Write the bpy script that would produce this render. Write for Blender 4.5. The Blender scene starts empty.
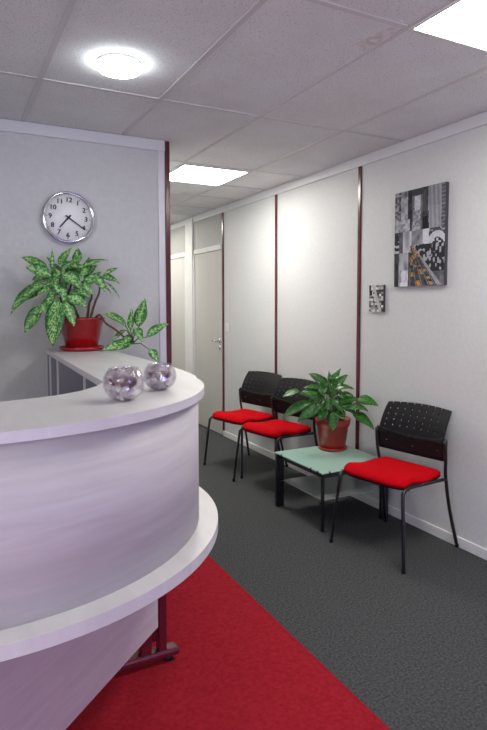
import bpy, bmesh, math, random
from mathutils import Vector, Matrix
random.seed(7)
C = bpy.context.scene.collection
S = bpy.context.scene
R = math.radians
# ------------------------------------------------------------------ camera
F_PX, CY, YAW, PITCH, ROLL, EYE = 570.672, 341.622, .478, .065, -.002, 1.489
CXP = 243.5
fw = Vector((math.sin(YAW)*math.cos(PITCH), math.cos(YAW)*math.cos(PITCH), -math.sin(PITCH)))
r0 = Vector((math.cos(YAW), -math.sin(YAW), 0)); u0 = r0.cross(fw)
rt = r0*math.cos(ROLL) + u0*math.sin(ROLL); up = rt.cross(fw)
cd = bpy.data.cameras.new('camera'); cam = bpy.data.objects.new('camera', cd); C.objects.link(cam)
m = Matrix((rt, up, -fw)).transposed().to_4x4(); m.translation = Vector((0, 0, EYE)); cam.matrix_world = m
cd.sensor_fit = 'VERTICAL'; cd.sensor_height = 36.0
cd.lens = 36.0*F_PX/730.0
cd.shift_x = 0; cd.shift_y = -(365-CY)/730.0
cd.clip_start = .02
S.camera = cam
# ------------------------------------------------------------------ view, world, lights
S.view_settings.view_transform = 'Standard'; S.view_settings.look = 'None'
S.view_settings.gamma = 1; S.view_settings.use_curve_mapping = False
S.view_settings.exposure = 0.08
W = bpy.data.worlds.new('world'); S.world = W; W.use_nodes = True
W.node_tree.nodes['Background'].inputs[0].default_value = (.55, .65, 1, 1)
W.node_tree.nodes['Background'].inputs[1].default_value = .3
ZC = 2.578
P_ROUND, P_TROFF = 26.0, 27.5     # emission strengths
def area(name, loc, rot, sx, sy, power, col):
    l = bpy.data.lights.new(name, 'AREA'); l.shape = 'RECTANGLE'; l.size = sx; l.size_y = sy
    l.energy = power; l.color = col
    o = bpy.data.objects.new(name, l); o.location = loc; o.rotation_euler = rot; C.objects.link(o); return o
area('window_daylight', (-2.36, -.9, 1.55), (0, R(-90), 0), 1.5, 2.6, 76, (.93, .95, 1.0))
area('glazed_door_daylight', (1.1, -2.36, .62), (R(88), 0, 0), 1.7, 1.1, 33, (.42, .40, 1.0))
# ------------------------------------------------------------------ pixel -> world helpers (measurements)
EO = Vector((0, 0, EYE))
def ray(u, v): return fw + rt*((u-CXP)/F_PX) - up*((v-CY)/F_PX)
def atY(u, v, y): d = ray(u, v); return EO + d*(y/d.y)
def atP(u, v, P, off=0.0):
    d = ray(u, v); n = Vector((fw.x, fw.y, 0)).normalized()
    return EO + d*((n.dot(P-EO)-off)/n.dot(d))
# ------------------------------------------------------------------ materials
def mat(name, col, rough=.6, metal=0, spec=None, coat=0):
    M = bpy.data.materials.new(name); M.use_nodes = True
    b = M.node_tree.nodes['Principled BSDF']
    b.inputs['Base Color'].default_value = (*col, 1); b.inputs['Roughness'].default_value = rough
    b.inputs['Metallic'].default_value = metal
    if spec is not None: b.inputs['Specular IOR Level'].default_value = spec
    if coat: b.inputs['Coat Weight'].default_value = coat
    return M
def N(M, t, **k):
    n = M.node_tree.nodes.new(t)
    for a, b in k.items():
        if a.startswith('i_'): n.inputs[a[2:].replace('_', ' ')].default_value = b
        else: setattr(n, a, b)
    return n
def L(M, a, ao, b, bi): M.node_tree.links.new(a.outputs[ao], b.inputs[bi])
def noisy(M, c1, c2, scale, bump=0, detail=3, stretch=(1, 1, 1), rot=(0, 0, 0), lo=.35, hi=.65, dist=0, bscale=None):
    b = M.node_tree.nodes['Principled BSDF']
    tc = N(M, 'ShaderNodeTexCoord'); mp = N(M, 'ShaderNodeMapping')
    mp.inputs['Scale'].default_value = stretch; mp.inputs['Rotation'].default_value = rot
    L(M, tc, 'Object', mp, 'Vector')
    n = N(M, 'ShaderNodeTexNoise'); n.inputs['Scale'].default_value = scale; n.inputs['Detail'].default_value = detail
    n.inputs['Distortion'].default_value = dist
    L(M, mp, 'Vector', n, 'Vector')
    r = N(M, 'ShaderNodeValToRGB'); r.color_ramp.elements[0].position = lo; r.color_ramp.elements[1].position = hi
    r.color_ramp.elements[0].color = (*c1, 1); r.color_ramp.elements[1].color = (*c2, 1)
    L(M, n, 'Fac', r, 'Fac'); L(M, r, 'Color', b, 'Base Color')
    if bump:
        n2 = N(M, 'ShaderNodeTexNoise'); n2.inputs['Scale'].default_value = bscale or scale; n2.inputs['Detail'].default_value = 4
        L(M, mp, 'Vector', n2, 'Vector')
        bp = N(M, 'ShaderNodeBump'); bp.inputs['Strength'].default_value = bump; bp.inputs['Distance'].default_value = .004
        L(M, n2, 'Fac', bp, 'Height'); L(M, bp, 'Normal', b, 'Normal')
    return M
wallM = noisy(mat('wall_vinyl', (.6, .6, .6), .55), (.59, .60, .60), (.63, .64, .635), 40, .35, 8, lo=.3, hi=.7, bscale=120)
clockwallM = noisy(mat('partition_vinyl', (.5, .52, .53), .6), (.585, .60, .585), (.625, .64, .625), 40, .35, 8, lo=.3, hi=.7, bscale=120)
transM = noisy(mat('transom_vinyl', (.4, .4, .38), .6), (.36, .36, .345), (.41, .41, .395), 40, .35, 8, lo=.3, hi=.7, bscale=120)
plainM = noisy(mat('room_paint', (.6, .6, .6), .7), (.55, .55, .55), (.6, .6, .6), 6)
whitemM = noisy(mat('white_lacquer', (.72, .72, .70), .35), (.70, .70, .68), (.75, .75, .73), 4)
doorM = noisy(mat('door_laminate', (.62, .6, .55), .4), (.53, .52, .485), (.555, .545, .51), 5, stretch=(1, 1, .2))
alumM = mat('pale_aluminium', (.72, .73, .74), .4, .1)
maroonM = mat('maroon_gloss_trim', (.10, .008, .014), .22, 0, .6)
greyC = noisy(mat('grey_carpet', (.06, .06, .06), .95, 0, .1), (.040, .042, .043), (.105, .108, .109), 95, .8, 6, lo=.3, hi=.7, bscale=260)
redC = noisy(mat('red_carpet', (.3, .01, .02), .95, 0, .1), (.27, .009, .018), (.36, .016, .028), 60, .6, 5, lo=.3, hi=.7, bscale=260)
lamM = noisy(mat('whitewashed_laminate', (.7, .68, .7), .5), (.53, .50, .505), (.61, .585, .585), 3.2, .0, 8, (1, 1, 11), (.10, .06, 0), .3, .7, .9)
topM = noisy(mat('countertop_laminate', (.7, .7, .7), .38), (.66, .655, .645), (.73, .725, .71), 2.4, .0, 6, (6, 1, 1), (0, 0, .5), .32, .68, .5)
maroonLeg = noisy(mat('maroon_powder_coat', (.07, .005, .01), .35), (.10, .006, .014), (.14, .010, .02), 60)
shelfM = noisy(mat('cabinet_grey', (.35, .35, .42), .5), (.30, .29, .34), (.34, .33, .38), 3)
blackP = noisy(mat('black_plastic', (.012, .012, .013), (.5), 0, .12), (.010, .010, .011), (.016, .016, .017), 40, .1)
blackM = mat('black_steel', (.008, .008, .009), .28, 0, .6)
redF = noisy(mat('red_seat_fabric', (.55, .01, .015), .9, 0, .04), (.47, .002, .006), (.57, .004, .010), 180, .3, 3)
steelM = mat('polished_steel', (.75, .75, .76), .18, 1)
chromeM = mat('chrome', (.7, .7, .72), .12, 1)
potM = noisy(mat('red_glazed_pot', (.4, .01, .01), .22, 0, .5, .3), (.34, .005, .009), (.41, .009, .012), 8)
pot2M = noisy(mat('brick_red_pot', (.3, .03, .02), .3, 0, .5, .2), (.29, .015, .010), (.34, .022, .014), 10)
soilM = noisy(mat('potting_soil', (.03, .02, .012), .95), (.015, .01, .006), (.05, .03, .02), 60, 1)
stemM = noisy(mat('woody_stem', (.10, .05, .035), .7), (.07, .035, .028), (.14, .075, .05), 50, .3)
stemG = noisy(mat('green_stem', (.1, .2, .05), .5), (.06, .14, .03), (.12, .24, .07), 30)
faceM = mat('clock_face', (.93, .94, .92), .35)
inkM = mat('black_ink', (.008, .008, .009), .5)
whiteP = mat('white_plastic', (.75, .75, .72), .35)
def glassM(name, col, rough, alpha_mix=None, ior=1.45):
    M = bpy.data.materials.new(name); M.use_nodes = True; b = M.node_tree.nodes['Principled BSDF']
    b.inputs['Base Color'].default_value = (*col, 1); b.inputs['Roughness'].default_value = rough
    b.inputs['Transmission Weight'].default_value = 1; b.inputs['IOR'].default_value = ior
    return M
frostM = mat('frosted_green_glass', (.42, .66, .55), .22, 0, .6)
frostM.node_tree.nodes['Principled BSDF'].inputs['Transmission Weight'].default_value = .12
frostM.node_tree.nodes['Principled BSDF'].inputs['Roughness'].default_value = .25
clearM = mat('smoky_shelf_glass', (.62, .66, .64), .1, 0, .6)
clearM.node_tree.nodes['Principled BSDF'].inputs['Transmission Weight'].default_value = .45
def emis(name, col, s):
    M = bpy.data.materials.new(name); M.use_nodes = True; b = M.node_tree.nodes['Principled BSDF']
    b.inputs['Base Color'].default_value = (.8, .8, .8, 1)
    b.inputs['Emission Color'].default_value = (*col, 1); b.inputs['Emission Strength'].default_value = s
    return M
roundE = emis('round_lamp_glow', (.90, .97, 1.0), P_ROUND)
troffE = emis('troffer_glow', (1, .97, .90), P_TROFF)
# ceiling tiles: speckled mineral fibre
ceilM = mat('mineral_fibre_tile', (.62, .6, .6), .9, 0, .1)
def ceil_nodes(M):
    b = M.node_tree.nodes['Principled BSDF']; tc = N(M, 'ShaderNodeTexCoord')
    n = N(M, 'ShaderNodeTexNoise'); n.inputs['Scale'].default_value = 130; n.inputs['Detail'].default_value = 2
    L(M, tc, 'Object', n, 'Vector')
    r = N(M, 'ShaderNodeValToRGB'); r.color_ramp.elements[0].position = .30; r.color_ramp.elements[1].position = .42
    r.color_ramp.elements[0].color = (.485, .495, .50, 1); r.color_ramp.elements[1].color = (.785, .80, .81, 1)
    L(M, n, 'Fac', r, 'Fac')
    n3 = N(M, 'ShaderNodeTexNoise'); n3.inputs['Scale'].default_value = 2.5; n3.inputs['Detail'].default_value = 5
    L(M, tc, 'Object', n3, 'Vector')
    r3 = N(M, 'ShaderNodeValToRGB'); r3.color_ramp.elements[0].position = .3; r3.color_ramp.elements[1].position = .7
    r3.color_ramp.elements[0].color = (.90, .89, .87, 1); r3.color_ramp.elements[1].color = (1, 1, 1, 1)
    L(M, n3, 'Fac', r3, 'Fac')
    mx = N(M, 'ShaderNodeMix', data_type='RGBA', blend_type='MULTIPLY'); mx.inputs[0].default_value = 1
    M.node_tree.links.new(r.outputs['Color'], mx.inputs[6]); M.node_tree.links.new(r3.outputs['Color'], mx.inputs[7])
    M.node_tree.links.new(mx.outputs[2], b.inputs['Base Color'])
    bp = N(M, 'ShaderNodeBump'); bp.inputs['Strength'].default_value = .6; bp.inputs['Distance'].default_value = .003
    L(M, n, 'Fac', bp, 'Height'); L(M, bp, 'Normal', b, 'Normal')
ceil_nodes(ceilM)
stainM = noisy(mat('water_stain', (.3, .27, .25), .95), (.55, .52, .49), (.78, .765, .75), 30, 0, 5)
tbarM = mat('ceiling_t_bar', (.60, .585, .58), .5)
# leaves: mottled pattern from UV
def leaf_mat(name, edge, mid, pale, mott):
    M = mat(name, edge, .38, 0, .5); b = M.node_tree.nodes['Principled BSDF']
    uv = N(M, 'ShaderNodeUVMap'); sp = N(M, 'ShaderNodeSeparateXYZ'); L(M, uv, 'UV', sp, 'Vector')
    a = N(M, 'ShaderNodeMath', operation='SUBTRACT'); a.inputs[1].default_value = .5; L(M, sp, 'X', a, 0)
    ab = N(M, 'ShaderNodeMath', operation='ABSOLUTE'); L(M, a, 0, ab, 0)
    # slanting side veins
    v = N(M, 'ShaderNodeMath', operation='MULTIPLY_ADD'); v.inputs[1].default_value = -1.1
    L(M, ab, 0, v, 0); L(M, sp, 'Y', v, 2)
    w = N(M, 'ShaderNodeMath', operation='MULTIPLY'); w.inputs[1].default_value = 52; L(M, v, 0, w, 0)
    sn = N(M, 'ShaderNodeMath', operation='SINE'); L(M, w, 0, sn, 0)
    tc = N(M, 'ShaderNodeTexCoord'); n = N(M, 'ShaderNodeTexNoise'); n.inputs['Scale'].default_value = 80; n.inputs['Detail'].default_value = 3
    L(M, tc, 'Object', n, 'Vector')
    q = N(M, 'ShaderNodeMath', operation='MULTIPLY_ADD'); q.inputs[1].default_value = .075; L(M, sn, 0, q, 0); L(M, n, 'Fac', q, 2)
    q2 = N(M, 'ShaderNodeMath', operation='MULTIPLY_ADD'); q2.inputs[1].default_value = -.45; L(M, ab, 0, q2, 0); L(M, q, 0, q2, 2)
    r = N(M, 'ShaderNodeValToRGB'); e = r.color_ramp.elements
    e[0].position = .36-mott; e[0].color = (*edge, 1); e[1].position = .56; e[1].color = (*pale, 1)
    k = e.new(.44); k.color = (*mid, 1)
    L(M, q2, 0, r, 'Fac'); L(M, r, 'Color', b, 'Base Color')
    b.inputs['Subsurface Weight'].default_value = 0
    return M
leafA = leaf_mat('mottled_leaf', (.03, .15, .035), (.12, .37, .075), (.42, .68, .25), 0)
leafB = leaf_mat('glossy_leaf', (.010, .075, .010), (.025, .14, .014), (.07, .24, .03), 0)
leafB.node_tree.nodes['Principled BSDF'].inputs['Roughness'].default_value = .3
# ------------------------------------------------------------------ mesh helpers
def obj(name, bm, m_, parent=None, smooth=False, loc=None):
    me = bpy.data.meshes.new(name); bmesh.ops.recalc_face_normals(bm, faces=bm.faces[:])
    bm.to_mesh(me); bm.free()
    for x in (m_ if isinstance(m_, (list, tuple)) else [m_]): me.materials.append(x)
    if smooth:
        for p in me.polygons: p.use_smooth = True
    o = bpy.data.objects.new(name, me); C.objects.link(o)
    if parent: o.parent = parent
    if loc is not None: o.location = loc
    return o
def tag(o, label=None, cat=None, group=None, kind=None):
    if label: o['label'] = label
    if cat: o['category'] = cat
    if group: o['group'] = group
    if kind: o['kind'] = kind
    return o
def thing(name, loc, rz=0):
    o = bpy.data.objects.new(name, None); C.objects.link(o); o.location = loc; o.rotation_euler = (0, 0, rz); o.empty_display_size = .1
    return o
def box(bm, x0, x1, y0, y1, z0, z1, bev=0, mi=0):
    g = bmesh.ops.create_cube(bm, size=1); vs = g['verts']
    for v in vs:
        v.co = Vector((x0+(v.co.x+.5)*(x1-x0), y0+(v.co.y+.5)*(y1-y0), z0+(v.co.z+.5)*(z1-z0)))
    fs = {f for v in vs for f in v.link_faces}
    for f in fs: f.material_index = mi
    if bev:
        es = list({e for v in vs for e in v.link_edges})
        bmesh.ops.bevel(bm, geom=es, offset=bev, segments=2, affect='EDGES', profile=.5)
    return bm
def nb(): return bmesh.new()
def bx(*a, **k): return box(nb(), *a, **k)
def lathe(bm, prof, seg=40, cx=0, cy=0, mi=0):
    rings = []
    for r, z in prof:
        if r < 1e-6: rings.append([bm.verts.new((cx, cy, z))])
        else: rings.append([bm.verts.new((cx+r*math.cos(2*math.pi*i/seg), cy+r*math.sin(2*math.pi*i/seg), z)) for i in range(seg)])
    for a, b in zip(rings, rings[1:]):
        for i in range(seg):
            j = (i+1) % seg
            va = [a[0]] if len(a) == 1 else [a[i], a[j]]
            vb = [b[0]] if len(b) == 1 else [b[j], b[i]]
            f = bm.faces.new(va+vb) if len(va)+len(vb) > 2 else None
            if f: f.material_index = mi; f.smooth = True
    return bm
def tube(bm, pts, rad, seg=10, cap=True):
    pts = [Vector(p) for p in pts]; n = len(pts)
    rad = rad if isinstance(rad, (list, tuple)) else [rad]*n
    t0 = (pts[1]-pts[0]).normalized(); ref = Vector((0, 0, 1)) if abs(t0.z) < .9 else Vector((1, 0, 0))
    u = t0.cross(ref).normalized(); rings = []
    for i, p in enumerate(pts):
        t = ((pts[min(i+1, n-1)]-pts[max(i-1, 0)])).normalized()
        u = (u - t*u.dot(t)).normalized(); w = t.cross(u)
        rings.append([bm.verts.new(p+(u*math.cos(2*math.pi*k/seg)+w*math.sin(2*math.pi*k/seg))*rad[i]) for k in range(seg)])
    for a, b in zip(rings, rings[1:]):
        for k in range(seg):
            f = bm.faces.new([a[k], a[(k+1) % seg], b[(k+1) % seg], b[k]]); f.smooth = True
    if cap: bm.faces.new(rings[0][::-1]); bm.faces.new(rings[-1])
    return bm
def smooth_path(pts, k=5):
    pts = [Vector(p) for p in pts]; out = []
    P = [pts[0]*2-pts[1]]+pts+[pts[-1]*2-pts[-2]]
    for i in range(1, len(P)-2):
        a, b, c, d = P[i-1:i+3]
        for j in range(k):
            t = j/k
            out.append(.5*((2*b)+(c-a)*t+(2*a-5*b+4*c-d)*t*t+(3*b-a-3*c+d)*t**3))
    out.append(pts[-1]); return out
def prism(bm, outline, z0, z1, bev=0):
    """outline CCW list of (x,y)"""
    lo = [bm.verts.new((x, y, z0)) for x, y in outline]; hi = [bm.verts.new((x, y, z1)) for x, y in outline]
    n = len(lo); bm.faces.new(lo[::-1]); tf = bm.faces.new(hi)
    for i in range(n):
        f = bm.faces.new([lo[i], lo[(i+1) % n], hi[(i+1) % n], hi[i]])
    if bev:
        es = [e for e in bm.edges if abs(e.verts[0].co.z-e.verts[1].co.z) < 1e-6]
        bmesh.ops.bevel(bm, geom=es, offset=bev, segments=2, affect='EDGES')
    return bm
def struct(name, bm, m_):
    o = obj(name, bm, m_); o['kind'] = 'structure'; return o
def add_uv(me, uvs):
    l = me.uv_layers.new(name='UVMap')
    for lp in me.loops: l.data[lp.index].uv = uvs[lp.vertex_index]
# ================================================================== THE ROOM
XR, YW, XE = 2.752, 3.69, 1.345
YB, XL, YEND = -2.4, -2.4, 8.4
struct('floor', bx(XL-.1, XR+.1, YB-.1, YEND+.1, -.1, 0), greyC)
struct('ceiling', bx(XL-.1, XR+.1, YB-.1, YEND+.1, ZC, ZC+.1), ceilM)
struct('wall_right', bx(XR, XR+.1, YB, YEND, 0, ZC), wallM)
struct('wall_back', bx(XL, XE, YW, YW+.09, 0, ZC), clockwallM)
b = nb(); box(b, XL, .2, YB-.1, YB, 0, ZC); box(b, 2.0, XR, YB-.1, YB, 0, ZC); box(b, .2, 2.0, YB-.1, YB, 1.7, ZC)
struct('wall_front', b, plainM)
b = nb()
for x0 in (.2, 1.075, 1.95): box(b, x0, x0+.05, YB-.08, YB-.02, 0, 1.7)
for z0 in (0, 1.65): box(b, .2, 2.0, YB-.08, YB-.02, z0, z0+.05)
struct('window_2', b, whitemM)
struct('wall_corridor_left', bx(XE-.1, XE, YW+.09, YEND, 0, ZC), plainM)
struct('wall_corridor_end', bx(XE-.1, XR, YEND, YEND+.1, 0, ZC), plainM)
b = nb()
box(b, XL-.1, XL, YB, -2.25, 0, ZC); box(b, XL-.1, XL, .45, YW, 0, ZC)
box(b, XL-.1, XL, -2.25, .45, 0, .8); box(b, XL-.1, XL, -2.25, .45, 2.3, ZC)
struct('wall_left', b, plainM)
b = nb()
for y0, y1 in ((-2.25, -2.2), (-.925, -.875), (.4, .45)): box(b, XL-.08, XL-.02, y0, y1, .8, 2.3)
for z0, z1 in ((.8, .85), (2.25, 2.3)): box(b, XL-.08, XL-.02, -2.25, .45, z0, z1)
struct('window_1', b, whitemM)
# suspended ceiling grid
b = nb(); gx = [.433+.606*i for i in range(-5, 4)]; gy = [2.961+1.197*j for j in range(-5, 5)]
for x in gx:
    y1 = YEND if x > XE else YW
    box(b, x-.012, x+.012, YB, y1, ZC-.004, ZC+.01)
for y in gy: box(b, XL if y < YW else XE, XR, y-.012, y+.012, ZC-.0046, ZC+.01)
for y in (4.79, 5.98): box(b, XE, XR, y-.012, y+.012, ZC-.0052, ZC+.01)
struct('trim_1', b, tbarM)
# top trims
struct('trim_2', bx(XR-.016, XR+.002, YB, YEND, ZC-.072, ZC-.002, bev=.003), alumM)
struct('trim_3', bx(XL, XE, YW-.016, YW+.002, ZC-.072, ZC-.002, bev=.003), alumM)
struct('trim_4', bx(XE-.075, XE-.028, YW-.012, YW+.002, 0, ZC-.072, bev=.003), alumM)
struct('trim_5', bx(XE-.028, XE+.006, YW-.018, YW+.1, 0, ZC-.004, bev=.003), maroonM)
for i, y in enumerate((2.22-.0, 3.418, 4.635, 5.795)):
    if i == 0: continue
    struct('trim_%d' % (5+i), bx(XR-.012, XR+.002, y-.016, y+.016, .0, ZC-.07, bev=.003), maroonM)
b = nb(); box(b, XR-.014, XR+.001, YB, 5.80, 0, .062, bev=.003)
struct('baseboard_right', b, whitemM)
# ------------------------------------------------ corridor doors on the right wall
def corridor_door(n, y0, y1, handle_far, mk):
    """door leaf between y0 and y1"""
    d = struct('door_%d' % n, bx(XR-.018, XR+.001, y0, y1, .012, 2.10, bev=.002), doorM)
    f = nb()
    if handle_far: box(f, XR-.03, XR+.001, y0-.035, y0-.004, 0, 2.16)
    box(f, XR-.03, XR+.001, y1+.004, y1+.035, 0, 2.16)
    box(f, XR-.03, XR+.001, y0-.035 if handle_far else y0, y1+.035, 2.105, 2.16)
    obj('shadow_gap', bx(XR-.008, XR+.001, y0-.003, y1+.0045, 2.098, 2.106), inkM, d)  # black strips stand in for the shadow line around the leaf
    obj('shadow_gap', bx(XR-.014, XR+.001, y1, y1+.012, 0, 2.106), inkM, d)
    obj('door_frame', f, whitemM, d)
    t = nb(); box(t, XR-.012, XR+.001, y0-.03 if handle_far else y0, y1+.03, 2.16, ZC-.07)
    obj('transom_panel', t, transM, d)
    hy = y1-.05 if handle_far else y0+.045
    s = -1 if handle_far else 1
    h = nb()
    tube(h, [(XR-.016, hy, 1.075), (XR-.065, hy, 1.075)], .009)
    tube(h, [(XR-.062, hy-.006*s, 1.075), (XR-.066, hy+.05*s, 1.077), (XR-.062, hy+.135*s, 1.075)], [.010, .009, .007])
    lathe_pts = [(0, .0), (.026, .0), (.026, .006), (.0, .008)]
    obj('door_handle', h, steelM, d, True)
    for zz in (1.075, 1.0):
        rbm = nb()
        tmp = len(rbm.verts); lathe(rbm, lathe_pts, 20)
        for v in list(rbm.verts)[tmp:]:
            x, y, z = v.co; v.co = Vector((XR-.018-z, hy+x, zz+y))
        obj('lock_rosette', rbm, steelM, d, True)
    return d
corridor_door(1, 5.812, 6.575, False, 0)
corridor_door(2, 6.90, 7.58, True, 0)
struct('trim_9', bx(XR-.034, XR+.001, 6.63, 6.86, 0, ZC-.005, bev=.004), whitemM)
# ================================================================== ceiling lamps
def troffer(name, x0, x1, y0, y1, label):
    t = thing(name, ((x0+x1)/2, (y0+y1)/2, ZC)); hx = (x1-x0)/2; hy = (y1-y0)/2
    b = nb(); w = .014
    box(b, -hx, hx, -hy, -hy+w, -.010, .0); box(b, -hx, hx, hy-w, hy, -.010, .0)
    box(b, -hx, -hx+w, -hy+w, hy-w, -.010, .0); box(b, hx-w, hx, -hy+w, hy-w, -.010, .0)
    obj('lamp_frame', b, whitemM, t)
    obj('diffuser', bx(-hx+w, hx-w, -hy+w, hy-w, -.006, .0), troffE, t)
    tag(t, label, 'ceiling light', 'square recessed ceiling lights')
troffer('ceiling_light', 1.657, 2.235, 4.195, 4.800, 'square recessed fluorescent ceiling light over the corridor behind the clock partition')
troffer('ceiling_light', 1.657, 2.239, 6.95, 7.55, 'unseen square ceiling light added deep in the corridor to light its far end')  # unseen lamp, added to brighten the far end of the corridor
troffer('ceiling_light', 1.650, 2.239, 1.180, 1.765, 'square recessed ceiling light at the top right, above the pictures')
t = thing('round_ceiling_light', (.722, 2.605, ZC))
lathe(b := nb(), [(0, 0), (.094, 0), (.097, -.004), (.097, -.012), (.094, -.014), (0, -.014)], 48); obj('lamp_base', b, whiteP, t, True)
lathe(b := nb(), [(0, -.0145), (.098, -.0145), (.099, -.029), (.092, -.037), (.06, -.043), (0, -.045)], 48); obj('diffuser', b, roundE, t, True)
tag(t, 'round glowing surface-mounted ceiling lamp above the reception counter', 'ceiling light')
# water stain on ceiling tile
b = nb(); pts = []
for i in range(28):
    a = 2*math.pi*i/28; rr = 1+.25*math.sin(3*a)+.18*math.sin(7*a+1)
    pts.append((1.60+.04*rr*math.cos(a), 1.90+.12*rr*math.sin(a)))
prism(b, [(x, y) for x, y in pts], ZC-.0012, ZC+.001)
# (the stain is drawn inside the ceiling tile, kept as part of the ceiling)
so = obj('water_stain', b, stainM, bpy.data.objects['ceiling'])
# ================================================================== RED CARPET
b = nb(); box(b, XL+.002, 1.328, YB+.002, YW-.002, .0, .007)
tag(obj('red_carpet', b, redC), 'large plain red carpet under the reception counter, laid over grey carpet', 'carpet')
# ================================================================== RECEPTION COUNTER
CC = Vector((.085, 2.06)); RB, RT_, RL = .720, .740, .785
ZT, ZL = 1.215, .765
def arc(c, r, a0, a1, n): return [(c[0]+r*math.cos(R(a0+(a1-a0)*i/n)), c[1]+r*math.sin(R(a0+(a1-a0)*i/n))) for i in range(n+1)]
def outer(r, ext):
    """from far left, round the quarter circle, to the partition"""
    k = r-RB
    return [(-.9, CC.y-r), (-.4, CC.y-r)] + arc(CC, r, -90, -8, 34) + [(x+k, y) for x, y in ext]
ext = [(.822, 2.03), (.836, 2.12), (.846, 2.22), (.853, 2.35), (.855, 2.6), (.855, 3.1), (.855, YW-.004)]
cnt = thing('reception_counter', (0, 0, 0))
inner_top = [(.530, YW-.004), (.488, 2.02), (.44, 1.93), (.37, 1.84), (.29, 1.785), (.20, 1.755), (.11, 1.742), (-.1, 1.735), (-.4, 1.73), (-.9, 1.73)]
b = nb(); prism(b, outer(RT_, ext)+inner_top, ZT-.026, ZT, bev=.003)
obj('countertop', b, topM, cnt)
# curved front
o1 = outer(RB, ext); 
def offs(P, d):
    out = []
    for i, p in enumerate(P):
        a = Vector(P[max(i-1, 0)]); c = Vector(P[min(i+1, len(P)-1)]); t = (c-a).normalized(); out.append((p[0]-t.y*d, p[1]+t.x*d))
    return out
o1b = offs(o1, .022); o1b[-1] = (o1b[-1][0], YW-.004)
b = nb(); prism(b, o1+o1b[::-1], ZL, ZT-.026)
fr = obj('curved_front_panel', b, lamM, cnt)
for p in fr.data.polygons:
    if abs(p.normal.z) < .1 : p.use_smooth = True
# worktop / ledge
lext = [(.80, 2.25), (.80, 2.6), (.80, 3.0), (.80, 3.3), (.80, YW-.004)]
kl = RL-RB
led = [(-.9, CC.y-RL), (-.4, CC.y-RL)] + arc(CC, RL, -90, 0, 36) + [(.868, 2.3), (.865, 2.6), (.865, YW-.004)]
b = nb(); prism(b, led + [(.10, YW-.004), (.10, 2.55), (-.15, 2.3), (-.9, 2.25)], ZL-.034, ZL, bev=.004)
obj('worktop', b, topM, cnt)
# diagonal modesty panel under worktop
dv = Vector((math.sin(R(47.2)), math.cos(R(47.2)))); nv = Vector((dv.y, -dv.x))
e1 = Vector((.690, 2.06)); e0 = e1 - dv*1.15
b = nb(); prism(b, [tuple(e0), tuple(e0+nv*-.0+dv*0), tuple(e1), tuple(e1-nv*.019), tuple(e0-nv*.019)][0:1]+[tuple(e1), tuple(e1-nv*.019), tuple(e0-nv*.019)], .236, ZL-.034)
obj('modesty_panel', b, lamM, cnt)
# T-foot leg frames
def leg_frame(x0, x1, y, cx0, cx1):
    b = nb()
    box(b, x0, x1, y-.03, y+.03, .03, .062, bev=.010)
    fo = obj('leg_foot', b, maroonLeg, cnt)
    b = nb()
    box(b, cx1-.035, cx1, y-.022, y+.022, .06, ZL-.034, bev=.004)
    box(b, cx0, cx0+.045, y-.022, y+.022, .06, ZL-.034, bev=.004)
    box(b, cx0+.045, cx1-.035, y-.006, y+.006, .10, ZL-.05)
    box(b, x0+.1, x1-.04, y-.02, y+.02, ZL-.054, ZL-.035)
    obj('leg', b, maroonLeg, cnt)
    for x in (x0+.04, x1-.04): obj('glide', lathe(nb(), [(0, .007), (.018, .007), (.018, .018), (.01, .031), (0, .031)], 16, x, y), blackP, fo)
leg_frame(.18, .818, 2.19, .655, .765)
leg_frame(-.75, -.10, 1.95, -.5, -.39)
# cabinet beneath the straight wing (pigeonholes open to the inside)
cab = thing('storage_cabinet', (.58, 3.0, 0)); cab.rotation_euler = (0, 0, 0)
def cb(x0, x1, y0, y1, z0, z1, **k): return bx(x0-.58, x1-.58, y0-3.0, y1-3.0, z0, z1, **k)
z0, z1 = ZL+.001, ZT-.027
obj('back_panel', cb(.78, .792, 2.12, 3.66, z0, z1), shelfM, cab)
for y in (2.14, 2.556, 3.255, 3.51, 3.650):
    dvd = obj('divider', cb(.534, .78, y-.008, y+.008, z0, z1), shelfM, cab)
    obj('edge_strip', cb(.526, .534, y-.008, y+.008, z0, z1), whitemM, dvd)
obj('cabinet_base', cb(.534, .78, 2.15, 3.64, z0, z0+.016), shelfM, cab)
tag(cab, 'grey pigeonhole unit with white upright dividers under the straight counter arm', 'cabinet')
tag(cnt, 'curved white wood-grain reception counter with a raised top and lower ledge on a maroon frame', 'reception desk')
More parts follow.
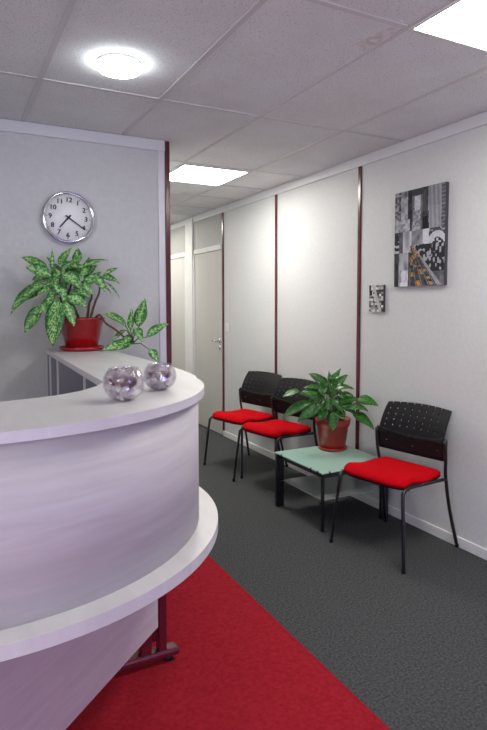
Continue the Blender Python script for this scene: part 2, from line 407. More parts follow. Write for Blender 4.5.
# ================================================================== CHAIRS
PERF = dict(nx=9, nz=6)
def build_chair():
    """local frame: +x towards the back, +y across, origin at near front foot"""
    t = thing('visitor_chair', (0, 0, 0)); WD = .535
    # legs
    for s in (0, 1):
        yf = 0 if s == 0 else WD; yt = .035 if s == 0 else WD-.035
        b = nb()
        p = smooth_path([(0, yf, .006), (.018, yf+(yt-yf)*.5, .22), (.034, yt, .405), (.046, yt, .437), (.085, yt, .452), (.20, yt, .450)], 5)
        tube(b, p, .0105, 10); obj('front_leg', b, blackM, t, True)
        b = nb()
        p = smooth_path([(.545, yf, .006), (.49, yf+(yt-yf)*.6, .235), (.442, yt-.012*(1 if s == 0 else -1), .45), (.425, yt-.02*(1 if s == 0 else -1), .56), (.417, yt-.02*(1 if s == 0 else -1), .675)], 5)
        tube(b, p, .0105, 10); obj('rear_leg', b, blackM, t, True)
        b = nb(); tube(b, [(.18, yt, .450), (.448, yt-.012*(1 if s == 0 else -1), .438)], .0105, 10)
        obj('side_rail', b, blackM, t, True)
        for x, y in ((0, yf), (.545, yf)):
            obj('foot_cap', lathe(nb(), [(0, 0), (.0118, 0), (.0118, .022), (0, .022)], 12, x, y), blackP, t)
    for x in (.09, .36): obj('cross_bar', tube(nb(), [(x, .035, .442), (x, WD-.035, .442)], .009, 8), blackM, t, True)
    # seat: cushion with waterfall front, dished
    def seatmesh(z_lo, lift, x0, x1, y0, y1, bulge, nx=16, ny=14):
        b = nb(); top = {}; bot = {}
        for i in range(nx+1):
            for j in range(ny+1):
                u = i/nx; v = j/ny
                # superellipse-ish rounded plan
                cu = 2*u-1; cv = 2*v-1
                x = x0+(x1-x0)*u; y = y0+(y1-y0)*v
                sh = .035*(abs(cv)**6); x = x + (sh if cu < 0 else -sh)*abs(cu)
                y = (y0+y1)/2+(y-(y0+y1)/2)*(1-.05*abs(cu)**6-.05*max(0, cu))
                zc = .012*math.cos(min(1, max(0, (u-.05)/.9))*math.pi*2)*.6 - .030*max(0, .22-u)**1.0/.22*max(0, .22-u)/.22 + .006*(u**3) - .030*u
                edge = max(abs(cu)**8, abs(cv)**8)
                top[i, j] = b.verts.new((x, y, z_lo+lift+zc-bulge*edge))
                bot[i, j] = b.verts.new((x, y, z_lo+zc*.8+.004*(1-edge)*0))
        for i in range(nx):
            for j in range(ny):
                f = b.faces.new([top[i, j], top[i+1, j], top[i+1, j+1], top[i, j+1]]); f.smooth = True
                b.faces.new([bot[i, j], bot[i, j+1], bot[i+1, j+1], bot[i+1, j]])
        rim = [(i, 0) for i in range(nx)]+[(nx, j) for j in range(ny)]+[(i, ny) for i in range(nx, 0, -1)]+[(0, j) for j in range(ny, 0, -1)]
        for k in range(len(rim)):
            a, c = rim[k], rim[(k+1) % len(rim)]
            f = b.faces.new([bot[a], bot[c], top[c], top[a]]); f.smooth = True
        return b
    obj('seat_cushion', seatmesh(.474, .036, .022, .462, .026, WD-.034, .014), redF, t)
    obj('seat_shell', seatmesh(.461, .0125, .028, .466, .030, WD-.038, .0), blackP, t)
    # backrest: solid lower band
    def sheet(fn, nu, nv, th, hole=None):
        b = nb(); g = {}
        for i in range(nu+1):
            for j in range(nv+1): g[i, j] = b.verts.new(fn(i/nu, j/nv))
        for i in range(nu):
            for j in range(nv):
                if hole and hole(i, j): continue
                f = b.faces.new([g[i, j], g[i+1, j], g[i+1, j+1], g[i, j+1]]); f.smooth = True
        bmesh.ops.recalc_face_normals(b, faces=b.faces[:])
        fs = b.faces[:]
        bmesh.ops.solidify(b, geom=fs, thickness=th)
        for v in [v for v in b.verts if not v.link_faces]: b.verts.remove(v)
        return b
    def band(u, v):
        y = .020+(WD-.040)*u; c = 1-(2*u-1)**2
        z = .535+.010*(1-c)+(.145-.02*c+.0)*v
        x = .447-.028*v+.030*c
        return Vector((x, y, z))
    obj('back_band', sheet(band, 24, 6, .010), blackP, t)
    def panel(u, v):
        wv = .5-.0+(-.028)*(1-abs(2*v-1)**3*0)
        half = .237
        y = WD/2+half*(2*u-1)*(1-.025*(v**8)); c = 1-(2*u-1)**2
        z = .650+(.188+.010*c)*v
        x = .418+.100*v+.030*c+.012*math.sin(v*math.pi)*-1
        return Vector((x, y, z))
    def hole(i, j): return i % 4 == 2 and j % 4 == 2 and 4 < i < 44-2 and j > 2
    pm = sheet(panel, 64, 40, .007, lambda i, j: (i % 7 in (3,) and j % 7 in (3, 4) and 5 <= i <= 60 and j >= 8))
    obj('back_panel', pm, blackP, t)
    for u in (.12, .5, .88):
        b = nb()
        p = band(u, .45); lathe_n = len(b.verts)
        lathe(b, [(0, 0), (.0055, 0), (.0055, .004), (0, .005)], 10)
        for v in list(b.verts)[lathe_n:]:
            x, y, z = v.co; v.co = Vector((p.x-.006-z, p.y+x, p.z+y))
        obj('screw', b, steelM, t)
    return t
def copy_tree(o, parent=None):
    c = o.copy(); C.objects.link(c)
    if parent: c.parent = parent
    for ch in [x for x in bpy.data.objects if x.parent == o]: copy_tree(ch, c)
    return c
ch0 = build_chair()
def place(o, nf, ff):
    d = Vector(ff)-Vector(nf); a = math.atan2(-d.x, d.y)
    o.location = (nf[0], nf[1], 0); o.rotation_euler = (0, 0, a)
g = 'red and black visitor chairs along the right wall'
spots = [((2.200, 2.324), (2.094, 2.847), 'visitor chair with red seat and perforated black back, nearest, right of the glass table'),
         ((2.205, 3.712), (2.100, 4.236), 'middle visitor chair with red seat, half hidden behind the plant on the table'),
         ((2.200, 4.285), (2.080, 4.802), 'farthest visitor chair with red seat, nearest to the corridor doors')]
for i, (a, c_, lab) in enumerate(spots):
    o = ch0 if i == 0 else copy_tree(ch0)
    place(o, a, c_); tag(o, lab, 'chair', g)
# ================================================================== SIDE TABLE
TX0, TX1, TY0, TY1, TZ = 2.112, 2.700, 2.978, 3.585, .402
tb = thing('side_table', ((TX0+TX1)/2, (TY0+TY1)/2, 0)); tc = tb.location.copy()
def tbx(x0, x1, y0, y1, z0, z1, **k): return bx(x0-tc.x, x1-tc.x, y0-tc.y, y1-tc.y, z0, z1, **k)
obj('glass_top', tbx(TX0, TX1, TY0, TY1, TZ-.010, TZ, bev=.002), frostM, tb)
b = nb(); q = .018
for a in ((TX0+q, TX1-q, TY0+q, TY0+q+.02), (TX0+q, TX1-q, TY1-q-.02, TY1-q), (TX0+q, TX0+q+.02, TY0+q+.02, TY1-q-.02), (TX1-q-.02, TX1-q, TY0+q+.02, TY1-q-.02)):
    box(b, a[0]-tc.x, a[1]-tc.x, a[2]-tc.y, a[3]-tc.y, TZ-.042, TZ-.012)
obj('table_frame', b, blackM, tb)
for a in ((2.108, 2.172, 3.545, 3.565), (2.130, 2.148, 3.0, 3.020), (2.622, 2.690, 3.0, 3.018), (2.664, 2.682, 3.515, 3.565)):
    obj('leg', tbx(a[0], a[1], a[2], a[3], 0, TZ-.012, bev=.002), blackM, tb)
for x, y in ((TX0+.14, TY0), (TX0+.03, TY0+.13), (TX0+.03, TY1-.14), (TX0+.36, TY0)):
    pass
for (x, y, ax) in ((TX0-.003, TY0+.05, 0), (TX0-.003, TY0+.13, 0), (TX0-.003, TY1-.1, 0), (TX0+.06, TY0-.003, 1), (TX0+.16, TY0-.003, 1), (TX1-.1, TY0-.003, 1)):
    if ax == 0: bb = tbx(x, x+.012, y-.005, y+.005, TZ-.02, TZ+.002, bev=.001)
    else: bb = tbx(x-.005, x+.005, y, y+.012, TZ-.02, TZ+.002, bev=.001)
    obj('glass_clip', bb, blackP, tb)
obj('lower_shelf', tbx(2.15, 2.664, 3.03, 3.52, .196, .204, bev=.002), clearM, tb)
for x, y in ((2.14, 3.53), (2.14, 3.02), (2.66, 3.02), (2.66, 3.53)):
    b = nb()
    box(b, x-.012-tc.x, x+.03-tc.x if x < 2.4 else x+.012-tc.x, y-.012-tc.y, y+.012-tc.y, .188, .196)
    obj('shelf_bracket', b, blackM, tb)
tag(tb, 'low square side table with frosted green glass top and black legs between the chairs', 'side table')
# ================================================================== PLANTS
def leaf(bm, uvs, B, T, w, lift=.15, roll=0, fold=.25, nl=10, nw=4, view=None, shape=1.0):
    """leaf blade from B to T with max width w; lift raises the middle; normal is roughly up/viewer"""
    B = Vector(B); T = Vector(T); ax = T-B; ln = ax.length; t = ax.normalized()
    upv = Vector((0, 0, 1)); side = t.cross(upv)
    if side.length < .15: side = t.cross(view or Vector((0, -1, 0)))
    side.normalize()
    if view is not None:
        n1 = side.cross(t); mix = (n1.normalized()*.5 + view.normalized()*.7); side = t.cross(mix).normalized()
    nrm = side.cross(t).normalized()
    if roll:
        q = Matrix.Rotation(roll, 3, t); side = q @ side; nrm = q @ nrm
    if nrm.z < -.2: nrm = -nrm; side = -side
    rows = []
    for i in range(nl+1):
        s = i/nl
        c = B+ax*s+Vector((0, 0, 1))*(lift*ln*4*s*(1-s))*.6+nrm*(lift*ln*4*s*(1-s))*.4
        hw = .5*w*(math.sin(math.pi*min(1, s**.80))**.85 if 0 < s < 1 else 0)*(1-.15*s) + (.0012 if i in (0, nl) else 0)
        row = []
        for j in range(nw+1):
            e = 2*j/nw-1
            p = c+side*hw*e+nrm*(fold*hw*abs(e)) + nrm*(.05*w*math.sin(s*9+e)*abs(e))
            v = bm.verts.new(p); uvs.append((.5+.5*e*(.15+.85*min(1, hw/(.5*w))), s)); row.append(v)
        rows.append(row)
    for a, b2 in zip(rows, rows[1:]):
        for j in range(nw):
            f = bm.faces.new([a[j], a[j+1], b2[j+1], b2[j]]); f.smooth = True
def finish_leaves(name, bm, uvs, M, parent, origin):
    bm.verts.index_update()
    me = bpy.data.meshes.new(name); 
    for v in bm.verts: v.co -= Vector(origin)
    bm.to_mesh(me); bm.free(); me.materials.append(M); add_uv(me, uvs)
    o = bpy.data.objects.new(name, me); C.objects.link(o); o.parent = parent
    md = o.modifiers.new('thickness', 'SOLIDIFY'); md.thickness = .0009; md.offset = -1
    return o
# ---- plant on the counter
PY = 3.50; PB = atY(83, 349, PY); PX = PB.x-.006
pl = thing('potted_plant', (PX, PY, ZT+.001))
H1 = .195
lathe(b := nb(), [(0, .0), (.112, .0), (.128, .008), (.133, .022), (.128, .024), (.120, .012), (0, .009)], 48); obj('saucer', b, potM, pl, True)
lathe(b := nb(), [(0, .010), (.088, .010), (.092, .016), (.131, H1-.012), (.137, H1-.010), (.138, H1), (.130, H1), (.121, H1-.02), (0, H1-.022)], 48); po = obj('pot', b, potM, pl, True)
lathe(b := nb(), [(.120, H1-.021), (.06, H1-.012), (0, H1-.010)], 24); obj('soil', b, soilM, pl, True)
def p1(x, y, off=0): # crop coordinates -> photo px -> plane at PY-off
    return atY(x/4.058, 245+y/4.058, PY-off)
def p1b(x, y, off=0): return atY(60+x/4.058, 300+y/4.058, PY-off)
K1 = 3.62/F_PX/4.058*.97   # metres per crop pixel
LV = [ # bx,by,boff, tx,ty,toff, width, lift
 (200,112,.02, 86,50,-.06, 36,.10),(208,128,.05, 104,92,.02, 46,.10),(185,160,.05, 42,285,.06, 50,.14),(168,248,.09, 100,358,.08, 46,.05),
 (236,222,.13, 214,416,.17, 66,.04),(262,228,.12, 300,330,.16, 44,.03),(215,215,.10, 160,278,.12, 34,.05),(214,118,.0, 211,12,-.04, 13,.02),
 (228,92,-.02, 186,44,-.06, 12,.03),(238,84,.0, 292,12,-.03, 30,.06),(314,80,.0, 317,10,-.02, 36,.02),(248,108,.04, 312,62,.05, 38,.08),
 (252,118,.07, 332,182,.12, 58,.12),(290,150,.0, 322,82,-.02, 34,.04),(326,96,.0, 440,64,.0, 32,.10),(352,122,-.02, 362,48,-.06, 30,.02),
 (272,205,.10, 352,252,.14, 52,.10),(322,150,.05, 376,202,.10, 34,.10),(382,124,.04, 426,190,.06, 38,.08),(408,130,.02, 486,158,.03, 32,.12),
 (420,122,.0, 480,94,-.03, 15,.08),(428,150,.03, 486,216,.05, 12,.08),(342,160,.06, 392,122,.06, 38,.05),(300,185,.08, 362,212,.12, 34,.1),
 (205,130,.03, 128,142,.0, 30,.08),(180,180,.03, 84,232,.04, 34,.10),(218,150,.07, 238,196,.12, 30,.05),(290,100,-.04, 250,60,-.08, 26,.05),
 (330,120,-.04, 300,70,-.08, 26,.05),(195,165,.05,240,118,.08,40,.06),(300,130,.06,262,170,.10,36,.06),(350,95,.03,330,135,.09,28,.05),(360,150,-.04,410,110,-.07,28,.05),
 (252,150,.08,290,150,.10,34,.08),(236,100,.04,226,160,.10,26,.05),(310,200,.07,330,160,.06,30,.04),(270,85,.0,352,92,.0,26,.06)]
bm = nb(); uvs = []; sb = nb(); sb2 = nb()
hub1 = p1(242, 150, .02); vw = Vector((-.3, -1, .15))
stem_tops = [p1(243, 118, .03), p1(262, 190, .06), p1(405, 160, .02), p1(335, 110, 0), p1(300, 150, .0)]
for (x0, y0, o0, x1, y1, o1_, w, lf) in LV:
    Bp = p1(x0, y0, o0); Tp = p1(x1, y1, o1_)
    if Tp.y > 3.665: Tp.y = 3.665
    leaf(bm, uvs, Bp, Tp, w*K1*1.22, lf, roll=random.uniform(-.35, .35), view=vw)
    st = min(stem_tops, key=lambda q: (q-Bp).length)
    mid = (st+Bp)/2+Vector((0, 0, .015)); tube(sb, [st, mid, Bp, Bp+(Tp-Bp)*.1+Vector((0, 0, lf*.02))], [.0035, .003, .0025, .0015], 6)
for (x0, y0, o0, x1, y1, o1_, w, lf) in [(250,120,-.03,200,75,-.08,30,.06),(262,130,-.05,330,60,-.08,28,.06),(236,140,-.02,160,120,-.07,30,.08),(244,150,.06,262,232,.12,34,.05),
    (228,160,.06,150,205,.07,34,.1),(300,170,.03,345,215,.05,30,.08),(345,130,-.03,395,80,-.06,26,.08),(390,145,.0,450,195,.0,24,.08),(222,185,.09,190,258,.13,32,.05),(282,130,-.04,270,60,-.07,24,.04),
    (255,205,.05,300,262,.09,28,.05),(205,140,.0,120,168,-.02,30,.08),(320,190,.02,290,250,.05,28,.05)]:
    Bp = p1(x0, y0, o0); Tp = p1(x1, y1, o1_); Tp.y = min(Tp.y, 3.665)
    leaf(bm, uvs, Bp, Tp, w*K1*1.2, lf, roll=random.uniform(-.5, .5), view=vw)
    st = min(stem_tops, key=lambda q: (q-Bp).length); tube(sb, [st, (st+Bp)/2+Vector((0, 0, .012)), Bp, Bp+(Tp-Bp)*.1], [.0035, .003, .0025, .0015], 6)
LV2 = [(268,108,.10, 176,60,.08, 46,.12),(286,126,.08, 292,34,.06, 26,.03),(318,112,.08, 346,-4,.06, 50,.03),(350,152,.09, 440,98,.10, 34,.10),
 (292,178,.12, 172,214,.16, 42,.06),(288,150,.12, 232,220,.17, 34,.05),(300,112,.12, 332,170,.16, 42,.08),(268,122,.08, 212,166,.10, 20,.08),
 (362,200,.14, 400,252,.17, 34,.06),(300,168,.08,250,190,.14,32,.05),(285,140,.06,262,185,.12,26,.06)]
hub2 = p1b(292, 178, .11)
for (x0, y0, o0, x1, y1, o1_, w, lf) in LV2:
    Bp = p1b(x0, y0, o0); Tp = p1b(x1, y1, o1_)
    if Tp.x < .89: Tp.z = max(Tp.z, ZT+.006)
    leaf(bm, uvs, Bp, Tp, w*K1*1.2, lf, roll=random.uniform(-.3, .3), view=vw)
    mid = (hub2+Bp)/2+Vector((0, 0, .02)); tube(sb2, [hub2, mid, Bp, Bp+(Tp-Bp)*.1], [.004, .0035, .003, .0015], 6)
for v in bm.verts:
    if v.co.z < ZT+.003 and v.co.x < .89: v.co.z = ZT+.003+random.uniform(0, .002)
    if v.co.y > 3.675: v.co.y = 3.675
finish_leaves('foliage', bm, uvs, leafA, pl, pl.location)
for v in sb.verts: v.co -= pl.location
obj('leaf_stalks', sb, stemG, pl, True)
for v in sb2.verts: v.co -= pl.location
obj('leaf_stalks', sb2, stemG, pl, True)
sb = nb(); soilz = ZT+H1-.03
for path in ([(268, 300, 0), (262, 260, .01), (245, 215, .02), (243, 120, .03)], [(326, 300, .0), (300, 250, .03), (280, 215, .05), (262, 188, .06)],
             [(352, 300, .0), (362, 240, .0), (372, 200, -.01), (340, 112, .0)], [(362, 300, .03), (385, 235, .03), (402, 195, .02), (406, 150, .02)],
             [(285, 300, -.03), (270, 230, -.02), (290, 160, -.01), (312, 85, 0)]):
    pp = [p1(*q) for q in path]; pp[0].z = min(pp[0].z, soilz+.005); pp = smooth_path(pp, 4)
    tube(sb, pp, [.0085-.004*i/len(pp) for i in range(len(pp))], 8)
    for v in sb.verts: v.co -= pl.location
    obj('woody_stem', sb, stemM, pl, True); sb = nb()
pp = [p1(372, 292, .05), p1(404, 284, .09), p1(430, 318, .11), p1(470, 345, .11), hub2]
pp[0].z = soilz+.01; pp = smooth_path(pp, 4)
tube(sb, pp, .0065, 8)
for v in sb.verts: v.co -= pl.location
obj('woody_stem', sb, stemM, pl, True)
tag(pl, 'mottled-green plant in a glossy red pot on the reception counter below the clock', 'potted plant')
# ---- plant on the table
P2 = EO + ray(332.5, 448.5)*((TZ+.001-EYE)/ray(332.5, 448.5).z); pl2 = thing('potted_plant', P2)
H2 = .236
lathe(b := nb(), [(0, 0), (.100, 0), (.108, .006), (.110, .020), (.106, .021), (.102, .010), (0, .008)], 40); obj('saucer', b, pot2M, pl2, True)
lathe(b := nb(), [(0, .009), (.092, .009), (.095, .014), (.117, H2-.058), (.125, H2-.056), (.134, H2-.004), (.132, H2), (.125, H2), (.118, H2-.02), (0, H2-.02)], 44); obj('pot', b, pot2M, pl2, True)
lathe(b := nb(), [(.118, H2-.021), (.05, H2-.012), (0, H2-.010)], 24); obj('soil', b, soilM, pl2, True)
def p2(x, y, off=0): return atP(275+x/4.427, 365+y/4.427, P2, off+.01+max(0, (x-290)/170*.20))
K2 = 4.05/F_PX/4.427
LW = [(240,108,.02, 148,38,.0, 34,.10),(243,92,.0, 239,26,-.03, 14,.02),(246,84,.0, 292,16,-.02, 24,.05),(256,108,.03, 322,44,.03, 40,.06),
 (250,112,.04, 352,108,.06, 24,.14),(234,122,.04, 122,102,.04, 26,.12),(112,118,.02, 32,144,.03, 36,.08),(218,146,.07, 106,128,.08, 38,.10),
 (164,168,.06, 32,238,.08, 42,.10),(192,186,.09, 100,252,.12, 38,.10),(232,196,.11, 192,248,.15, 34,.06),(262,206,.13, 256,296,.17, 36,.04),
 (296,166,.02, 372,152,.02, 30,.10),(362,150,.02, 458,182,.02, 34,.08),(318,192,.06, 412,204,.07, 38,.10),(342,210,.07, 440,288,.08, 38,.06),
 (286,140,.0, 346,134,-.03, 28,.08),(262,170,.08, 300,212,.13, 36,.06),(226,160,.08, 210,200,.12, 34,.06),(232,80,-.03, 180,56,-.07, 26,.06),
 (250,130,.06, 286,118,.09, 30,.05),(230,110,.06, 190,118,.10, 34,.06),(262,60,.0, 240,60,.03, 20,.04),(276,190,.02, 318,150,-.02, 28,.05),
 (200,150,-.04, 140,190,-.08, 36,.08),(300,190,-.04, 356,186,-.06, 30,.08),(240,150,.10, 236,206,.14, 30,.03),(255,90,.05, 262,140,.10, 30,.05),
 (240,140,-.06, 300,90,-.10, 34,.06),(235,130,-.06, 190,80,-.10, 34,.06),(250,160,-.05, 340,170,-.09, 34,.08),(225,170,-.03, 150,220,-.04, 36,.08),(280,200,.08, 310,240,.12, 28,.05),
 (215,200,.06, 160,230,.06, 28,.06),(260,150,.10, 278,190,.14, 30,.04),(300,180,.06, 360,225,.08, 30,.08),(225,95,.05, 205,135,.10, 30,.05),(210,175,.10,170,225,.13,32,.06),(290,115,.05,300,150,.09,26,.05),(240,75,.03,215,95,.08,24,.05)]
bm = nb(); uvs = []; sb = nb(); view2 = Vector((-fw.x, -fw.y, .25))
base2 = P2+Vector((0, 0, H2-.02)); hub = p2(246, 150, .0)
for k in range(6):
    a = k*1.05; q = base2+Vector((.03*math.cos(a), .03*math.sin(a), 0)); tt = p2(246+30*math.cos(a), 130+18*math.sin(a*2), .02*math.sin(a))
    tube(sb, smooth_path([q, (q+tt)/2+Vector((.01*math.cos(a), .01*math.sin(a), 0)), tt], 4), .004, 6)
for i, (x0, y0, o0, x1, y1, o1_, w, lf) in enumerate(LW):
    Bp = p2(x0, y0, o0); Tp = p2(x1, y1, o1_)
    Tp.x = min(Tp.x, XR-.02)
    leaf(bm, uvs, Bp, Tp, w*K2*1.5, lf, roll=random.uniform(-.4, .4), view=view2)
    a = i*2.4; q = base2+Vector((.035*math.cos(a), .035*math.sin(a), .0)); hh = q.lerp(Bp, .55)+Vector((0, 0, .04))
    tube(sb, smooth_path([q, hh, Bp, Bp+(Tp-Bp)*.08], 3), .0022, 5)
finish_leaves('foliage', bm, uvs, leafB, pl2, P2)
for v in sb.verts: v.co -= P2
obj('leaf_stalks', sb, stemG, pl2, True)
tag(pl2, 'bushy dark green plant in a brick red pot standing on the glass side table', 'potted plant')
# ================================================================== MIRRORED CANDLE BOWLS
mirM = bpy.data.materials.new('crackled_mirror_glass'); mirM.use_nodes = True
def mirror_nodes(M):
    b = M.node_tree.nodes['Principled BSDF']
    b.inputs['Base Color'].default_value = (.80, .79, .81, 1); b.inputs['Metallic'].default_value = 1; b.inputs['Roughness'].default_value = .07
    tc = N(M, 'ShaderNodeTexCoord'); v = N(M, 'ShaderNodeTexVoronoi', feature='F1'); v.inputs['Scale'].default_value = 40
    L(M, tc, 'Object', v, 'Vector')
    bp = N(M, 'ShaderNodeBump'); bp.inputs['Strength'].default_value = 1; bp.inputs['Distance'].default_value = .007
    L(M, v, 'Distance', bp, 'Height'); L(M, bp, 'Normal', b, 'Normal')
    out = M.node_tree.nodes['Material Output']
    g = N(M, 'ShaderNodeBsdfTransparent'); g.inputs['Color'].default_value = (.95, .93, .95, 1)
    mx = N(M, 'ShaderNodeMixShader'); n = N(M, 'ShaderNodeTexNoise'); n.inputs['Scale'].default_value = 60; L(M, tc, 'Object', n, 'Vector')
    mr = N(M, 'ShaderNodeMapRange'); mr.inputs['From Min'].default_value = .35; mr.inputs['From Max'].default_value = .6; mr.inputs['To Min'].default_value = .45; mr.inputs['To Max'].default_value = .92
    L(M, n, 'Fac', mr, 'Value'); L(M, mr, 'Result', mx, 'Fac'); L(M, b, 'BSDF', mx, 1); L(M, g, 'BSDF', mx, 2); L(M, mx, 'Shader', out, 'Surface')
mirror_nodes(mirM)
reflWhiteM = mat('white_reflection', (.86, .86, .87), .1, 0, .8)
reflRedM = mat('dark_red_reflection', (.13, .008, .02), .4)
def bowl(x, y, r, label):
    t = thing('mirrored_glass_bowl', (x, y, ZT)); n = 22; prof = [(0, .0)]
    zc = r*.86
    for i in range(n+1):
        a = -math.pi/2+.42+(math.pi-.42-.78)*i/n
        prof.append((r*math.cos(a), zc+r*.93*math.sin(a)-0))
    z0 = prof[1][1]; prof = [(p[0], p[1]-z0) if i else (0, 0) for i, p in enumerate(prof)]
    top = prof[-1]; prof += [(top[0]+.001, top[1]+.003), (top[0]-.002, top[1]+.003)]
    prof += [(max(p[0]-.003, .0), p[1] if p[1] > .004 else .004) for p in prof[1:n+1][::-1]] + [(0, .004)]
    lathe(b := nb(), prof, 40); obj('bowl', b, mirM, t, True)
    lathe(b := nb(), [(0, r*.50), (r*.30, r*.52), (r*.62, r*.80), (r*.72, r*1.02), (r*.66, r*1.06), (0, r*1.0)], 24); obj('candle', b, reflRedM, t, True)  # dark red core imitates the red carpet mirrored in the glass
    b = nb(); rnd = random.Random(3)
    for k in range(60):
        a = rnd.uniform(0, 6.283); zz = rnd.choice((.16, .36, .56)); rr = r*(.70 if zz > .2 else .55)*math.sqrt(rnd.uniform(.1, 1)); rad = r*rnd.uniform(.10, .15)
        g_ = bmesh.ops.create_icosphere(b, subdivisions=2, radius=rad, matrix=Matrix.Translation((rr*math.cos(a), rr*math.sin(a), r*zz+.002)))
    pb = obj('reflection_pebbles', b, reflWhiteM, t, True); pb['kind'] = 'stuff'  # white pebbles imitate the pale countertop mirrored low in the glass
    tag(t, label, 'candle holder', 'silver mirrored glass bowls on the countertop')
B1 = EO + ray(124, 400)*((ZT-EYE)/ray(124, 400).z); B2 = EO + ray(160, 389.5)*((ZT-EYE)/ray(160, 389.5).z)
bowl(B1.x, B1.y, .060, 'larger silver mirrored glass bowl on the counter, the left and nearer of two')
bowl(B2.x, B2.y, .0535, 'smaller silver mirrored glass bowl on the counter, the right and farther of two')
# ================================================================== WALL CLOCK
CK = Vector((.682, YW-.002, 2.026)); ck = thing('wall_clock', CK); ck.rotation_euler = (0, R(2.5), 0)
def face_y(bm, start=0):   # lathe built along +z -> turned to point to -y
    for v in list(bm.verts)[start:]:
        x, y, z = v.co; v.co = Vector((x, -z, y))
    return bm
RC = .160
b = nb(); lathe(b, [(0, 0), (RC-.004, 0), (RC, .006), (RC, .032), (RC-.006, .040), (RC-.016, .040), (RC-.020, .034), (RC-.022, .022)], 72); obj('clock_rim', face_y(b), chromeM, ck, True)
b = nb(); lathe(b, [(RC-.021, .018), (RC-.021, .022), (0, .022)], 72); obj('clock_face', face_y(b), faceM, ck)
def text_mesh(txt, size, M_, parent, mat4, ext=.0006, name='numeral'):
    cu = bpy.data.curves.new('t', 'FONT'); cu.body = txt; cu.size = size; cu.extrude = ext; cu.align_x = 'CENTER'; cu.align_y = 'CENTER'; cu.offset = 0
    o = bpy.data.objects.new('t', cu); C.objects.link(o)
    dg = bpy.context.evaluated_depsgraph_get(); me = bpy.data.meshes.new_from_object(o.evaluated_get(dg))
    bpy.data.objects.remove(o); bpy.data.curves.remove(cu)
    tb_ = bmesh.new()
    for dx, dz in ((-.0009, 0), (.0009, .0), (0, .0007)):
        n0 = len(tb_.verts); tb_.from_mesh(me)
        for v in list(tb_.verts)[n0:]: v.co += Vector((dx, dz, 0))
    tb_.to_mesh(me); tb_.free()
    me.transform(mat4); me.materials.clear(); me.materials.append(M_)
    q = bpy.data.objects.new(name, me); C.objects.link(q); q.parent = parent; return q
for h in range(1, 13):
    a = h*math.pi/6; rr = .108
    text_mesh(str(h), .041, inkM, ck, Matrix.Translation((rr*math.sin(a), -.0235, rr*math.cos(a)-.000)) @ Matrix.Rotation(R(90), 4, 'X'))
b = nb()
for k in range(60):
    a = k*math.pi/30; l = .010 if k % 5 == 0 else .004; w = .0013 if k % 5 == 0 else .0006
    r1, r2 = .131-l+.003, .134; d = Vector((math.sin(a), 0, math.cos(a))); s = Vector((math.cos(a), 0, -math.sin(a)))
    vs = [b.verts.new(d*r+s*e*w+Vector((0, -.0226, 0))) for r, e in ((r1, -1), (r1, 1), (r2, 1), (r2, -1))]; b.faces.new(vs)
obj('minute_marks', b, inkM, ck)
def hand(name, deg, l, w, back, y):
    a = R(deg); d = Vector((math.sin(a), 0, math.cos(a))); s = Vector((math.cos(a), 0, -math.sin(a))); b = nb()
    lo = []; hi = []
    for r, e in ((-back, -w*.8), (-back, w*.8), (l, w*.55), (l, -w*.55)):
        p = d*r+s*e; lo.append(b.verts.new(p+Vector((0, -y, 0)))); hi.append(b.verts.new(p+Vector((0, -y-.0015, 0))))
    b.faces.new(lo); b.faces.new(hi[::-1])
    for i in range(4): b.faces.new([lo[i], lo[(i+1) % 4], hi[(i+1) % 4], hi[i]])
    obj(name, b, inkM, ck)
hand('minute_hand', 122.5, .122, .0054, .022, .029); hand('hour_hand', 219, .082, .0064, .022, .026)
b = nb(); lathe(b, [(0, .024), (.006, .024), (.006, .033), (0, .034)], 16); obj('hand_hub', face_y(b), inkM, ck)
tag(ck, 'round chrome-rimmed clock with black numerals on the wall above the plant', 'clock')
# ================================================================== CANVAS PRINTS
def attr_mat(name):
    M = mat(name, (.5, .5, .5), .85, 0, .12); a = N(M, 'ShaderNodeVertexColor', layer_name='Print')
    L(M, a, 'Color', M.node_tree.nodes['Principled BSDF'], 'Base Color'); return M
printM = attr_mat('printed_canvas')
def canvas(name, y0, y1, z0, z1, th, nu, nv, fn, label):
    """face looks to -x ; u runs from the far (left in photo) edge y1 to y0, v upwards"""
    t = thing(name, (XR, (y0+y1)/2, z0)); hw = (y1-y0)/2; H = z1-z0
    obj('stretcher', bx(-th+.003, -.001, -hw, hw, 0, H), mat('canvas_edge_'+name, (.05, .05, .055), .6), t)
    b = nb(); g = [[b.verts.new((-th, hw-2*hw*i/nu, H*j/nv)) for j in range(nv+1)] for i in range(nu+1)]
    g2 = [[b.verts.new((-th+.0029, hw-2*hw*i/nu, H*j/nv)) for j in (0, nv)] for i in (0, nu)]
    for i in range(nu):
        for j in range(nv): b.faces.new([g[i][j], g[i+1][j], g[i+1][j+1], g[i][j+1]])
    b.verts.index_update()
    for v in g2:
        for q in v: b.verts.remove(q)
    me = bpy.data.meshes.new('print'); b.to_mesh(me); b.free(); me.materials.append(printM)
    ca = me.color_attributes.new('Print', 'FLOAT_COLOR', 'CORNER')
    for p in me.polygons:
        c = p.center; u = (hw-c.y)/(2*hw); v = c.z/H; col = fn(u, v)
        for li in p.loop_indices: ca.data[li].color = (*col, 1)
    o = bpy.data.objects.new('print', me); C.objects.link(o); o.parent = t
    tag(t, label, 'picture'); return t
def hsh(a, b_, s=0):
    x = math.sin(a*127.1+b_*311.7+s*74.7)*43758.5453; return x-math.floor(x)
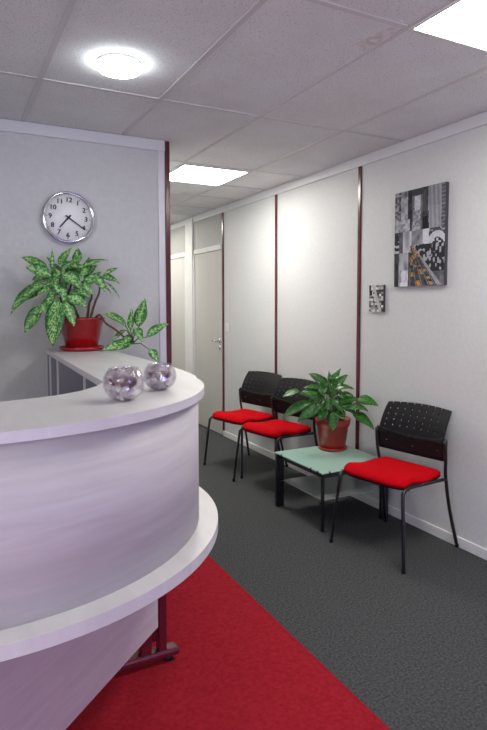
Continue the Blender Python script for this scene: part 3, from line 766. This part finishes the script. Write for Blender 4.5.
def vn(x, y, s_=0):      # smooth value noise
    ix, iy = math.floor(x), math.floor(y); fx, fy = x-ix, y-iy; fx = fx*fx*(3-2*fx); fy = fy*fy*(3-2*fy)
    a = hsh(ix, iy, s_)*(1-fx)+hsh(ix+1, iy, s_)*fx; b_ = hsh(ix, iy+1, s_)*(1-fx)+hsh(ix+1, iy+1, s_)*fx
    return a*(1-fy)+b_*fy
def street(u, v):
    """black and white street canyon seen from above with orange cars"""
    f = lambda k, a, s_=0: hsh(math.floor(k), math.floor(a), s_)
    n = vn(u*18, v*26, 1); n2 = vn(u*40, v*55, 2)
    g = .05+.16*n*n
    if v > .58:
        if u < .13: g = .05+.16*n+.18*(f(u*24, v*46, 2) > .6)
        elif u < .27: g = .12+.30*n+.25*(.7 < v < .93)*n2
        elif u < .36: g = .03+.06*n
        elif u < .57:
            g = .10+.14*n+(.34*vn(u*30, v*50, 5) if .37+.1*(v-.6) < u < .54 else 0)
            if v > .93: g = .08
            if .78 < v < .92 and .42 < u < .52: g = .45+.2*n2
        elif u < .68: g = .035+.10*n*(v > .7)
        elif u < .93:
            e = (u-.66-.10*(1-v))/.23; g = .42-.14*abs(math.sin(e*9))+.05*n if e > .0 else .06
            if v > .8: g *= .85
        else: g = .10+.10*n+.12*(math.sin(v*160) > .6)
        if v < .70 and u < .32: g = .20+.40*vn(u*20, v*40, 7)
    elif v > .36:
        if u < .10: g = .06+.50*(math.sin(v*105+u*9) > .25)*(vn(u*9, v*16, 3) > .25)
        elif u < .18: g = .07+.12*n
        elif u < .36: g = .28+.42*vn(u*11, v*9, 8)
        elif u < .58: g = .16+.30*vn(u*16-v*10, v*20, 9)
        elif u < .70: g = (.62+.12*n2) if .43-.25*(u-.6) < v < .60-.25*(u-.6) else .10+.14*n
        else:
            g = .05+.12*n2
            q = (u-.86)/.16
            if .43-.03*q*q+.05 < v+.06*(q*q) < .545: g = .50+.22*n
            if v > .545 and v < .60: g = .12+.3*(f(u*36, v*50, 4) > .6)
            if v < .47 and .74 < u < .93: g = .06+.55*(f(u*26, v*34, 6) > .62)
    else:
        g = .06+.12*n
        if u < .10: g = .04+.06*n
        elif u < .30: g = .16+.42*vn(u*14+v*3, v*10, 10)
    # roadway fanning out to the lower right, with files of cars
    if v < .42:
        t_ = .42-v; c0 = .33+t_*.02; c1 = .40+t_*1.35
        if c0 < u < c1:
            s_ = (u-c0)/(c1-c0); lane = s_*5
            g = .05+.07*vn(lane*3, v*40, 11)
            if abs(lane % 1-.5) > .44: g = .24+.10*n2
            if .2 < lane % 1 < .8 and vn(math.floor(lane)*7, v*38+math.floor(lane)*3, 12) > .58 and lane < 4.2:
                w_ = .6+.8*n2; return (.42*w_, .235*w_, .075*w_)
            if lane > 4.25: g = .42-.12*n
        elif u >= c1 and v > .14: g = .05+.38*(vn(u*26, v*30, 14) > .66)
        elif u >= c1: g = .10+.16*n
    if .12 < u < .30 and .045 < v < .17: g = .52+.22*n2-.3*(abs(u-.14) < .015)
    if .13 < u < .29 and v < .042: g = .75
    g = g**1.12*.98; return (g*.97, g*.99, g*1.07)
canvas('street_picture', 2.570, 3.013, 1.607, 2.235, .028, 84, 118, street, 'large black and white city street canvas with orange cars on the right wall')
def small(u, v):
    f = lambda k, a, s=0: hsh(math.floor(k), math.floor(a), s)
    g = .04+.75*(f(u*7, v*12, 21)**2)
    if .35 < u < .5 and v > .4: g = .55
    if abs(u-.3-.5*(1-v)) < .09: g = .45
    if abs(u-.12) < .08 and .6 < v < .8: g = .02
    return (g, g*.99, g*.97)
canvas('small_picture', 3.130, 3.282, 1.435, 1.625, .02, 28, 36, small, 'very small black and white canvas print left of and below the large one')
# ================================================================== LIGHT SWITCH
t = thing('light_switch', (XR, 5.685, 1.185))
obj('switch_plate', bx(-.012, -.001, -.042, .042, 0, .095, bev=.004), whiteP, t)
obj('rocker', bx(-.018, -.010, -.020, .020, .018, .076, bev=.003), whiteP, t)
tag(t, 'white light switch on the right wall beside the corridor door', 'light switch')
